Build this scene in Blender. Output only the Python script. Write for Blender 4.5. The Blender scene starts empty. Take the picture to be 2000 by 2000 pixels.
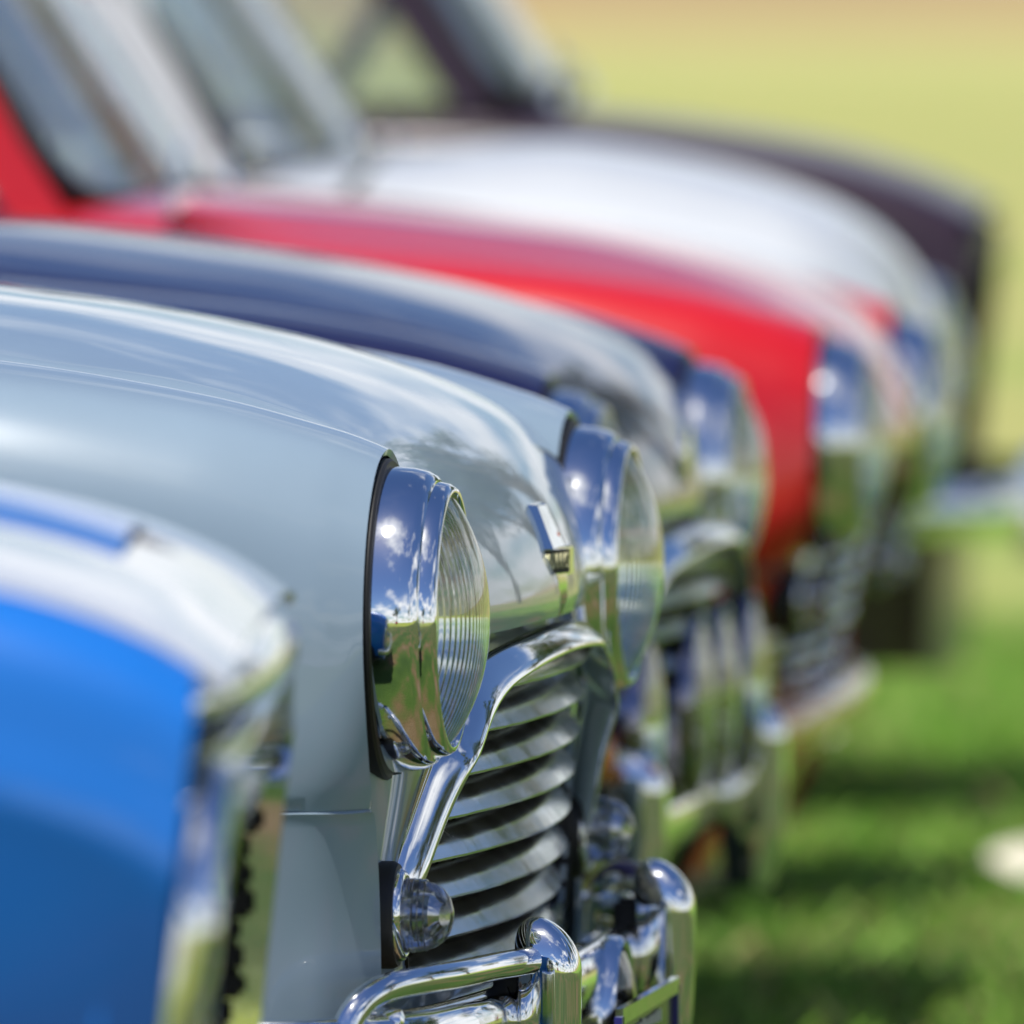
import bpy, bmesh, math, random
from mathutils import Vector, Matrix, noise
R = math.radians
S = bpy.context.scene
COL = S.collection
random.seed(7)

# ---------------------------------------------------------------- camera
cam_data = bpy.data.cameras.new('camera')
cam = bpy.data.objects.new('camera', cam_data); COL.objects.link(cam)
TH, PI_ = R(7.7), R(2.0135)
fwd = Vector((-math.sin(TH)*math.cos(PI_), math.cos(TH)*math.cos(PI_), -math.sin(PI_)))
rgt = Vector((math.cos(TH), math.sin(TH), 0)); upv = rgt.cross(fwd)
CAM = Vector((1.3413, -9.9154, 1.0729))
M = Matrix((rgt, upv, -fwd)).transposed().to_4x4(); M.translation = CAM
cam.matrix_world = M
cam_data.sensor_width = 36; cam_data.lens = 12.8*36
cam_data.clip_start = .1; cam_data.clip_end = 4000
cam_data.dof.use_dof = True
cam_data.dof.focus_distance = 9.62
cam_data.dof.aperture_fstop = 6.4
S.camera = cam

# ---------------------------------------------------------------- world, sun, exposure
SUN = Vector((-.06, -.34, .93)).normalized()
world = bpy.data.worlds.new('World'); S.world = world; world.use_nodes = True
nt = world.node_tree; N = nt.nodes; Lk = nt.links; N.clear()
out = N.new('ShaderNodeOutputWorld'); bg = N.new('ShaderNodeBackground'); bg.inputs[1].default_value = .088
sky = N.new('ShaderNodeTexSky'); sky.sky_type = 'NISHITA'; sky.sun_disc = False
sky.sun_elevation = math.asin(SUN.z); sky.sun_rotation = math.atan2(SUN.x, SUN.y)
sky.air_density = 1.0; sky.dust_density = .3; sky.ozone_density = 2.0
tc = N.new('ShaderNodeTexCoord'); sp = N.new('ShaderNodeSeparateXYZ')
Lk.new(tc.outputs['Generated'], sp.inputs[0])
def mth(op, a, b=None, c=None):
    n = N.new('ShaderNodeMath'); n.operation = op
    for i, v in enumerate((a, b, c)):
        if v is None: continue
        if isinstance(v, (int, float)): n.inputs[i].default_value = v
        else: Lk.new(v, n.inputs[i])
    return n.outputs[0]
zz = mth('ADD', mth('MAXIMUM', sp.outputs[2], 0.0), .16)
cb = N.new('ShaderNodeCombineXYZ')
Lk.new(mth('DIVIDE', sp.outputs[0], zz), cb.inputs[0]); Lk.new(mth('DIVIDE', sp.outputs[1], zz), cb.inputs[1])
nz = N.new('ShaderNodeTexNoise'); nz.inputs['Scale'].default_value = 1.15; nz.inputs['Detail'].default_value = 9
nz.inputs['Roughness'].default_value = .58
Lk.new(cb.outputs[0], nz.inputs['Vector'])
low = mth('SUBTRACT', 1.0, mth('MULTIPLY', sp.outputs[2], 2.1))
cov = mth('ADD', nz.outputs['Fac'], mth('MULTIPLY', mth('MAXIMUM', low, 0.0), .17))
cr = N.new('ShaderNodeValToRGB'); cr.color_ramp.elements[0].position = .545; cr.color_ramp.elements[1].position = .70
Lk.new(cov, cr.inputs[0])
mx = N.new('ShaderNodeMix'); mx.data_type = 'RGBA'
hs = N.new('ShaderNodeHueSaturation'); hs.inputs['Saturation'].default_value = 1.18; hs.inputs['Value'].default_value = 1.05; hs.inputs['Hue'].default_value = .512
Lk.new(sky.outputs[0], hs.inputs['Color'])
Lk.new(cr.outputs[0], mx.inputs['Factor']); Lk.new(hs.outputs[0], mx.inputs['A'])
mx.inputs['B'].default_value = (10.7, 10.9, 11.2, 1)
Lk.new(mx.outputs['Result'], bg.inputs[0]); Lk.new(bg.outputs[0], out.inputs[0])
sd = bpy.data.lights.new('sun', 'SUN'); sd.energy = 4.6; sd.angle = R(.53); sd.color = (1, .955, .88)
so = bpy.data.objects.new('sun', sd); COL.objects.link(so)
so.rotation_euler = SUN.to_track_quat('Z', 'Y').to_euler()
S.view_settings.view_transform = 'Standard'; S.view_settings.look = 'None'
S.view_settings.exposure = .16; S.view_settings.gamma = 1
S.render.engine = 'CYCLES'
S.cycles.max_bounces = 10; S.cycles.glossy_bounces = 6; S.cycles.transmission_bounces = 8
S.cycles.sample_clamp_indirect = 6; S.cycles.sample_clamp_direct = 5

# ---------------------------------------------------------------- materials
def mat(name, base, rough=.5, metal=0, coat=0, coat_rough=.03, trans=0, ior=1.45, spec=.5, bump=None, var=None, alpha=1, rvar=None):
    m = bpy.data.materials.new(name); m.use_nodes = True
    t = m.node_tree; b = t.nodes['Principled BSDF']
    b.inputs['Base Color'].default_value = (*base, 1); b.inputs['Roughness'].default_value = rough
    b.inputs['Metallic'].default_value = metal; b.inputs['Coat Weight'].default_value = coat
    b.inputs['Coat Roughness'].default_value = coat_rough; b.inputs['Transmission Weight'].default_value = trans
    b.inputs['IOR'].default_value = ior; b.inputs['Specular IOR Level'].default_value = spec
    co = t.nodes.new('ShaderNodeTexCoord')
    if var:   # (scale, second colour, contrast)
        n = t.nodes.new('ShaderNodeTexNoise'); n.inputs['Scale'].default_value = var[0]; n.inputs['Detail'].default_value = 6
        t.links.new(co.outputs['Object'], n.inputs['Vector'])
        r = t.nodes.new('ShaderNodeValToRGB'); r.color_ramp.elements[0].position = .5-var[2]; r.color_ramp.elements[1].position = .5+var[2]
        r.color_ramp.elements[0].color = (*base, 1); r.color_ramp.elements[1].color = (*var[1], 1)
        t.links.new(n.outputs['Fac'], r.inputs[0]); t.links.new(r.outputs[0], b.inputs['Base Color'])
    if rvar:
        n = t.nodes.new('ShaderNodeTexNoise'); n.inputs['Scale'].default_value = rvar[0]; n.inputs['Detail'].default_value = 5
        t.links.new(co.outputs['Object'], n.inputs['Vector'])
        r = t.nodes.new('ShaderNodeMapRange'); r.inputs['From Min'].default_value = .35; r.inputs['From Max'].default_value = .75
        r.inputs['To Min'].default_value = rvar[1]; r.inputs['To Max'].default_value = rvar[2]
        t.links.new(n.outputs['Fac'], r.inputs[0])
        t.links.new(r.outputs[0], b.inputs['Coat Roughness' if coat else 'Roughness'])
    if bump:  # (scale, strength, distance)
        n = t.nodes.new('ShaderNodeTexNoise'); n.inputs['Scale'].default_value = bump[0]; n.inputs['Detail'].default_value = 4
        t.links.new(co.outputs['Object'], n.inputs['Vector'])
        u = t.nodes.new('ShaderNodeBump'); u.inputs['Strength'].default_value = bump[1]; u.inputs['Distance'].default_value = bump[2]
        t.links.new(n.outputs['Fac'], u.inputs['Height']); t.links.new(u.outputs[0], b.inputs['Normal'])
        if coat: t.links.new(u.outputs[0], b.inputs['Coat Normal'])
    return m

def paint(name, c, rough=.38, spec=.5, wave=.0006):
    return mat(name, c, rough, 0, 1, .03, spec=spec, bump=(7, .5, wave), rvar=(14, .012, .05), var=(9, tuple(v*.93 for v in c), .25))
CHROME = mat('chrome', (.84, .85, .86), .04, 1, bump=(26, .3, .0005), rvar=(45, .02, .14))
SLATM = mat('polished_slat', (.92, .91, .88), .2, 1, bump=(60, .35, .0006), rvar=(22, .14, .28))
OLDCHROME = mat('worn_chrome', (.80, .80, .79), .10, 1, bump=(90, .4, .0006), rvar=(30, .05, .22))
RUBBER = mat('rubber', (.012, .012, .013), .55)
BLACK = mat('black_paint', (.008, .008, .009), .5, var=(30, (.018, .016, .014), .2))
DARKMETAL = mat('dark_metal', (.02, .02, .022), .4, .6)
GLASS = mat('clear_glass', (.96, .98, .97), 0, trans=1, ior=1.5)
SCREEN = mat('windscreen_glass', (.84, .90, .88), .015, trans=.93, ior=1.5, bump=(2.2, .3, .01))
PLASTIC = mat('clear_plastic', (.80, .81, .84), .10, trans=1, ior=1.45, bump=(120, .3, .0008))
TRIM = mat('interior_vinyl', (.05, .045, .04), .5, bump=(60, .3, .002))
TYRE = mat('tyre_rubber', (.02, .02, .02), .75, bump=(60, .4, .003))
WHEELP = mat('wheel_paint', (.55, .56, .56), .35, .4)
RUST = mat('rusty_steel', (.34, .30, .23), .35, .8, var=(45, (.16, .045, .015), .06), bump=(80, .5, .001))
PLATE = mat('plate_enamel', (.012, .012, .02), .25, coat=.5)
PLATEBLUE = mat('plate_edge_blue', (.03, .03, .20), .3, coat=.5)
PLATELETTER = mat('plate_lettering', (.45, .46, .47), .4)
ENAMEL = mat('badge_enamel', (.012, .013, .008), .6)
RED_GLOSS = mat('red_gloss', (.5, .01, .03), .25, coat=.8)
AMBER = mat('amber_lens', (.75, .22, .02), .08, trans=.4, coat=.8)

def pitted():
    m = mat('rust_spotted_chrome', (.86, .87, .88), .045, 1, bump=(20, .2, .0003)); t = m.node_tree; b = t.nodes['Principled BSDF']
    co = t.nodes.new('ShaderNodeTexCoord'); n = t.nodes.new('ShaderNodeTexNoise'); n.inputs['Scale'].default_value = 34; n.inputs['Detail'].default_value = 8
    t.links.new(co.outputs['Object'], n.inputs['Vector'])
    for key, a, c in (('Base Color', (.86, .87, .88, 1), (.14, .045, .02, 1)), ('Roughness', (.045,)*3+(1,), (.7,)*3+(1,)), ('Metallic', (1, 1, 1, 1), (0, 0, 0, 1))):
        r = t.nodes.new('ShaderNodeValToRGB'); r.color_ramp.elements[0].position = .665; r.color_ramp.elements[1].position = .70
        r.color_ramp.elements[0].color = a; r.color_ramp.elements[1].color = c
        t.links.new(n.outputs['Fac'], r.inputs[0]); t.links.new(r.outputs[0], b.inputs[key])
    return m
PITTED = pitted()
SMOKED = mat('darkened_chrome', (.26, .25, .31), .08, 1, rvar=(30, .04, .15))
# ---------------------------------------------------------------- helpers
def link(name, me, m, parent=None, loc=None):
    o = bpy.data.objects.new(name, me); COL.objects.link(o)
    if m is not None and len(me.materials) == 0: me.materials.append(m)
    if parent: o.parent = parent
    if loc is not None: o.location = loc
    return o
def thing(name, label, cat, loc=(0, 0, 0), rz=0, group=None):
    o = bpy.data.objects.new(name, None); COL.objects.link(o); o.empty_display_size = .2
    o.location = loc; o.rotation_euler = (0, 0, rz); o['label'] = label; o['category'] = cat
    if group: o['group'] = group
    return o
def tag(o, label, cat, group=None):
    o['label'] = label; o['category'] = cat
    if group: o['group'] = group
def fin(bm, smooth=True, angle=38):
    bmesh.ops.recalc_face_normals(bm, faces=bm.faces)
    for f in bm.faces: f.smooth = smooth
    if smooth:
        for e in bm.edges:
            if len(e.link_faces) == 2 and e.calc_face_angle(0) > R(angle): e.smooth = False
    me = bpy.data.meshes.new('m'); bm.to_mesh(me); bm.free(); return me
def cr1(p, t):
    """catmull-rom through list of tuples, t in 0..1 uniform"""
    n = len(p)-1; f = min(max(t, 0), 1)*n; i = min(int(f), n-1); f -= i
    a = p[max(i-1, 0)]; b = p[i]; c = p[i+1]; d = p[min(i+2, n)]
    return tuple(.5*(2*b[k]+(c[k]-a[k])*f+(2*a[k]-5*b[k]+4*c[k]-d[k])*f*f+(3*b[k]-a[k]-3*c[k]+d[k])*f**3) for k in range(len(b)))
def lerp1(p, x):
    """piecewise smooth in x: p sorted list of (x, v...)"""
    if x <= p[0][0]: return p[0][1:]
    if x >= p[-1][0]: return p[-1][1:]
    for i in range(len(p)-1):
        if p[i][0] <= x <= p[i+1][0]:
            h = p[i+1][0]-p[i][0]; f = (x-p[i][0])/h
            r = []
            for k in range(1, len(p[0])):
                def sl(j):
                    a = max(j-1, 0); b = min(j+1, len(p)-1)
                    return (p[b][k]-p[a][k])/(p[b][0]-p[a][0])
                m0, m1 = sl(i)*h, sl(i+1)*h
                v = (2*f**3-3*f*f+1)*p[i][k]+(f**3-2*f*f+f)*m0+(-2*f**3+3*f*f)*p[i+1][k]+(f**3-f*f)*m1
                r.append(v)
            return tuple(r)
def sheet(name, fn, nu, nv, m, parent, thick=.004, keep=None, angle=38, flip=False):
    """grid surface fn(u,v)->(x,y,z), given thickness so its edges are real; keep(x,y,z) filters faces"""
    bm = bmesh.new(); g = []
    for i in range(nu+1):
        g.append([bm.verts.new(fn(i/nu, j/nv)) for j in range(nv+1)])
    for i in range(nu):
        for j in range(nv):
            q = (g[i][j], g[i+1][j], g[i+1][j+1], g[i][j+1])
            if keep:
                c = sum((v.co for v in q), Vector())/4
                if not keep(c.x, c.y, c.z): continue
            try: bm.faces.new(q)
            except ValueError: pass
    bmesh.ops.remove_doubles(bm, verts=bm.verts, dist=1e-5)
    bmesh.ops.delete(bm, geom=[v for v in bm.verts if not v.link_faces], context='VERTS')
    bm.normal_update()
    if flip:
        bmesh.ops.reverse_faces(bm, faces=bm.faces); bm.normal_update()
    if thick:
        old = list(bm.faces); off = {v: v.normal.copy() for v in bm.verts}
        new = {v: bm.verts.new(v.co-off[v]*thick) for v in list(bm.verts)}
        bd = [e for e in bm.edges if len(e.link_faces) == 1]
        for f in old: bm.faces.new([new[v] for v in reversed(f.verts)])
        for e in bd:
            a, b = e.verts; f = [f for f in e.link_faces if f in set(e.link_faces)][0]
            lp = [l for l in f.loops if l.edge == e][0]
            a, b = lp.vert, lp.link_loop_next.vert
            bm.faces.new((b, a, new[a], new[b]))
        bm.normal_update()
        for f in bm.faces: f.smooth = True
        for e in bm.edges:
            if len(e.link_faces) == 2 and e.calc_face_angle(0) > R(angle): e.smooth = False
        me = bpy.data.meshes.new('m'); bm.to_mesh(me); bm.free()
    else:
        for f in bm.faces: f.smooth = True
        me = bpy.data.meshes.new('m'); bm.to_mesh(me); bm.free()
    return link(name, me, m, parent)
def lathe(name, prof, m, parent, loc=(0, 0, 0), n=64, closed=False, axis='x', angle=30, caps=False):
    """prof list of (a, r) along the axis"""
    bm = bmesh.new(); rings = []
    for a, r in prof:
        if r < 1e-6:
            rings.append([bm.verts.new((a, 0, 0))]); continue
        rings.append([bm.verts.new((a, r*math.cos(2*math.pi*k/n), r*math.sin(2*math.pi*k/n))) for k in range(n)])
    pr = list(zip(rings, rings[1:]))
    if closed: pr.append((rings[-1], rings[0]))
    for A, B in pr:
        for k in range(n):
            a0, a1 = A[k % len(A)], A[(k+1) % len(A)]; b0, b1 = B[k % len(B)], B[(k+1) % len(B)]
            vs = []
            for v in (a0, a1, b1, b0):
                if v not in vs: vs.append(v)
            if len(vs) > 2: bm.faces.new(vs)
    if axis == 'y': bmesh.ops.rotate(bm, verts=bm.verts, matrix=Matrix.Rotation(R(90), 3, 'Z'))
    if axis == 'z': bmesh.ops.rotate(bm, verts=bm.verts, matrix=Matrix.Rotation(R(-90), 3, 'Y'))
    return link(name, fin(bm, angle=angle), m, parent, loc)
def sweep(name, path, sec, m, parent, closed=False, upref=(0, 0, 1), scale=None, n_end=True, angle=40):
    """sweep a section (list of (a,b): a along side vector, b along up) down a path of points"""
    P = [Vector(p) for p in path]; bm = bmesh.new(); rings = []; L = len(P); U = Vector(upref)
    for i, p in enumerate(P):
        t = (P[(i+1) % L]-P[i-1]) if closed else (P[min(i+1, L-1)]-P[max(i-1, 0)])
        t.normalize(); s = t.cross(U)
        if s.length < 1e-4: s = t.cross(Vector((1, 0, 0)))
        s.normalize(); u = s.cross(t)
        k = scale(i/(L-1)) if scale else 1
        rings.append([bm.verts.new(p+s*a*k+u*b*k) for a, b in sec])
    m_ = len(sec)
    for i in range(L if closed else L-1):
        A, B = rings[i], rings[(i+1) % L]
        for k in range(m_): bm.faces.new((A[k], A[(k+1) % m_], B[(k+1) % m_], B[k]))
    if not closed and n_end:
        bm.faces.new(rings[0]); bm.faces.new(list(reversed(rings[-1])))
    return link(name, fin(bm, angle=angle), m, parent)
def circ(r, n=16, rb=None): return [(r*math.cos(2*math.pi*k/n), (rb or r)*math.sin(2*math.pi*k/n)) for k in range(n)]
def smoothpath(p, n):
    return [cr1(p, i/n) for i in range(n+1)]
def box(name, c, s, m, parent, bev=.003, rot=None):
    bm = bmesh.new(); bmesh.ops.create_cube(bm, size=1)
    for v in bm.verts: v.co = Vector((v.co.x*s[0], v.co.y*s[1], v.co.z*s[2]))
    if bev: bmesh.ops.bevel(bm, geom=bm.edges[:], offset=bev, segments=2, affect='EDGES')
    if rot: bmesh.ops.rotate(bm, verts=bm.verts, matrix=Matrix.Rotation(rot[1], 3, rot[0]))
    bmesh.ops.translate(bm, verts=bm.verts, vec=c)
    return link(name, fin(bm, angle=25), m, parent)
def loftpoly(name, rings, m, parent, bev=.0012):
    bm = bmesh.new(); V = [[bm.verts.new(p) for p in r] for r in rings]
    n = len(V[0])
    for A, B in zip(V, V[1:]):
        for k in range(n): bm.faces.new((A[k], A[(k+1) % n], B[(k+1) % n], B[k]))
    bm.faces.new(V[0]); bm.faces.new(list(reversed(V[-1])))
    bmesh.ops.recalc_face_normals(bm, faces=bm.faces)
    if bev: bmesh.ops.bevel(bm, geom=bm.edges[:], offset=bev, segments=2, affect='EDGES', clamp_overlap=True)
    return link(name, fin(bm, angle=25), m, parent)
def textobj(name, body, size, ext, m, parent, matrix):
    cu = bpy.data.curves.new('t', 'FONT'); cu.body = body; cu.size = size; cu.extrude = ext; cu.space_character = 1.45; cu.offset = -.0002; cu.align_x = 'CENTER'; cu.align_y = 'CENTER'
    tmp = bpy.data.objects.new('t', cu); COL.objects.link(tmp)
    dg = bpy.context.evaluated_depsgraph_get(); me = bpy.data.meshes.new_from_object(tmp.evaluated_get(dg))
    bpy.data.objects.remove(tmp); me.materials.clear()
    me.transform(matrix)
    return link(name, me, m, parent)

# ---------------------------------------------------------------- Mini style body data (x forward, y across, z up; y mirrored)
SEC = [  # x, list of (|y|, z) from bonnet seam over the crown and down the side
 (-.905, [(.50,.885),(.54,.892),(.58,.893),(.645,.885),(.685,.85),(.70,.78),(.705,.7),(.705,.6),(.705,.5),(.703,.4),(.695,.2)]),
 (-.60,  [(.49,.862),(.53,.870),(.57,.872),(.64,.860),(.68,.82),(.698,.76),(.703,.68),(.704,.6),(.704,.5),(.702,.4),(.695,.2)]),
 (-.30,  [(.475,.836),(.51,.841),(.56,.843),(.63,.828),(.67,.79),(.69,.73),(.695,.65),(.697,.58),(.697,.5),(.696,.4),(.69,.2)]),
 (-.15,  [(.458,.810),(.50,.816),(.55,.818),(.61,.803),(.65,.764),(.668,.71),(.674,.64),(.675,.57),(.674,.5),(.67,.4),(.665,.2)]),
 (-.06,  [(.435,.776),(.475,.789),(.525,.794),(.585,.780),(.628,.738),(.648,.68),(.652,.61),(.650,.555),(.640,.5),(.630,.4),(.625,.2)]),
 (-.035, [(.428,.758),(.47,.778),(.518,.785),(.578,.770),(.621,.727),(.638,.672),(.641,.61),(.633,.555),(.608,.5),(.592,.4),(.588,.2)]),
 (-.017, [(.424,.740),(.466,.768),(.515,.777),(.573,.762),(.615,.72),(.631,.664),(.627,.61),(.605,.555),(.566,.5),(.546,.4),(.54,.2)]),
]
_flat = [(s[0],)+tuple(c for p in s[1] for c in p) for s in SEC]
def wing_pt(x, s):
    v = lerp1(_flat, x); pts = [(v[2*i], v[2*i+1]) for i in range(11)]
    return cr1(pts, s)
CB = [(-.705,.921,.902,.500),(-.55,.906,.868,.487),(-.396,.887,.852,.478),(-.293,.872,.836,.470),(-.19,.850,.823,.458),(-.108,.824,.801,.443),
      (-.051,.794,.780,.430),(-.012,.760,.752,.419),(.014,.722,.720,.413),(.028,.687,.688,.411),(.034,.658,.660,.41),(.032,.643,.638,.408)]
def seam_y(x):
    return min((abs(wing_pt(x, t/200)[1]-.531), wing_pt(x, t/200)[0]) for t in range(100, 180))[1]
def leg_y(z):
    return lerp1([(.39,.470),(.45,.497),(.48,.488),(.524,.458),(.56,.428),(.598,.385),(.62,.36)], z)[0]
def bonnet_pt(u, v):
    x, zc, ze, hw = cr1(CB, u)
    y = (v*2-1)*hw; q = abs(y/hw)
    # nose pulls back towards the headlights in plan
    k = min(max((u-.45)/.45, 0), 1); k = k*k*(3-2*k)
    dx = -(.034*q**2+.006*q**6)*k
    z = zc+(ze-zc)*q**2.4 - .006*max(0, q-.96)/.04
    return (x+dx, y, z)
def under(z): return .5*max(0, .345-z)
def front_x(y, z):
    """front panel surface"""
    b = -.004+(z-.42)*.06 if z > .3 else -.0112
    q = abs(y)
    return b - .012*(q/.45)**2 - .60*max(0, q-.42)**2 - .030*max(0, (q-.545)/.06)**2 - under(z)

def headlight(car, side, glass=GLASS, cx=0):
    y, z = side*.515, .661
    ring = lathe('headlight', [(-.022,.105),(-.020,.1105),(-.012,.1110),(.000,.1098),(.009,.1075),(.0145,.1045),(.0162,.1018),(.0148,.1004),(.0135,.0985),(-.02,.0975)], CHROME, car, (cx, y, z), closed=True, n=96, angle=60)
    lathe('gasket', [(-.034,.1085),(-.034,.1168),(-.0195,.1168),(-.0175,.1150),(-.0175,.1085)], RUBBER, ring, closed=True, n=72)
    lathe('bezel', [(.000,.0985),(.012,.1004),(.018,.1000),(.0245,.0985),(.0285,.0955),(.0285,.0925),(.024,.0905),(.0,.0905)], CHROME, ring, closed=True, n=96, angle=60)
    # fluted lens
    bm = bmesh.new(); rs = [0, .012, .024, .036, .048, .058, .067, .075, .081, .086, .0895, .0915]
    n = 144
    def surf(r, a, inner):
        xx = .0525-.0275*(r/.0915)**2.3
        yy, zz = r*math.cos(a), r*math.sin(a)
        if inner:
            # vertical flutes, bowed outwards with the rim
            w = yy+(.10*yy*(zz/.09)**2)
            xx -= .0045 + .0011*abs(math.sin(w*math.pi/.0064))
        return (xx, yy, zz)
    lay = []
    gn = 96
    for inner in (False, True):
        g = {}
        for i in range(gn+1):
            for j in range(33):
                yy = -1+2*i/gn; tt = -1+2*j/32
                yr = .0915*math.sin(yy*math.pi/2)
                if inner: yr = .0915*yy*.999
                half = math.sqrt(max(.0915**2-yr**2, 1e-9)); zr = half*math.sin(tt*math.pi/2)
                r = math.hypot(yr, zr); a = math.atan2(zr, yr)
                g[i, j] = bm.verts.new(surf(r, a, inner))
        for i in range(gn):
            for j in range(32):
                q = [g[i, j], g[i+1, j], g[i+1, j+1], g[i, j+1]]
                bm.faces.new(q if not inner else list(reversed(q)))
    bmesh.ops.remove_doubles(bm, verts=bm.verts, dist=2e-5)
    for f in bm.faces: f.smooth = True
    me = bpy.data.meshes.new('m'); bm.to_mesh(me); bm.free()
    link('lens', me, glass, ring)
    lathe('reflector', [(.026,.090),(.012,.080),(-.006,.067),(-.022,.052),(-.034,.034),(-.041,.012),(-.042,0)], CHROME, ring, n=64, angle=70)
    lathe('bulb', [(-.04,.011),(-.024,.011),(-.022,.008),(-.008,.008),(-.003,.005),(0,0)], OLDCHROME, ring, n=20)
    return ring

def driving_lamp(car, x, y, z, r=.068, body=SMOKED):
    o = lathe('driving_lamp', [(-.066,0),(-.065,.030),(-.060,r-.022),(-.050,r-.009),(-.036,r-.004),(-.018,r-.002),(-.004,r-.001),(-.003,r+.003),(.008,r+.003),(.012,r-.001),(.010,r-.006),(-.006,r-.006)], body, car, (x, y, z), n=48, angle=50)
    lathe('lens', [(.004,r-.0065),(.010,r-.009),(.017,r*.6),(.020,r*.3),(.021,0)], PLASTIC, o, n=40)
    lathe('reflector', [(.001,r-.007),(-.014,r*.75),(-.028,r*.5),(-.036,0)], CHROME, o, n=32)
    box('bracket', (-.03, 0, -r-.02), (.02, .03, .05), DARKMETAL, o, .003)
    return o

def indicator(car, side, amber=False, cx=0):
    o = lathe('indicator', [(-.012,.0278),(-.008,.0330),(-.002,.0340),(.0015,.0325),(.003,.0295),(.002,.0278)], CHROME, car, (-.008+cx, side*.525, .447), closed=True, n=56, angle=60)
    lathe('gasket', [(-.034,.030),(-.034,.0392),(-.007,.0392),(-.003,.0370),(-.003,.030)], RUBBER, o, closed=True, n=56)
    P_ = [(.000,.0274),(.005,.0274),(.006,.0266),(.011,.0272),(.012,.0264),(.017,.0268),(.018,.0260),(.0225,.0262),(.0235,.0248),(.030,.0235),(.038,.0195),(.044,.013),(.047,.006),(.048,0)]
    I_ = [(.046,0),(.042,.0115),(.036,.0175),(.028,.0215),(.020,.0238),(.012,.0245),(.000,.0248)]
    P_ = [(a*.78, b_) for a, b_ in P_]; I_ = [(a*.78, b_) for a, b_ in I_]
    lathe('lens', P_+I_, AMBER if amber else PLASTIC, o, n=48, angle=40)
    lathe('backing', [(.0015,.0276),(-.002,.0200),(-.003,.008),(-.003,0)], SLATM, o, n=32)
    lathe('bulb', [(-.004,.006),(.008,.006),(.009,.009),(.017,.009),(.022,.005),(.023,0)], OLDCHROME, o, n=20)
    return o

def slat_sec():
    return [(-.024,.0200),(-.019,.0182),(-.013,.0138),(-.006,.0068),(-.0018,.0010),(0,-.0012),(-.0008,-.0030),(-.003,-.0036),(-.0045,-.0022),(-.009,.0035),(-.016,.0118),(-.0235,.0180)]

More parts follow.
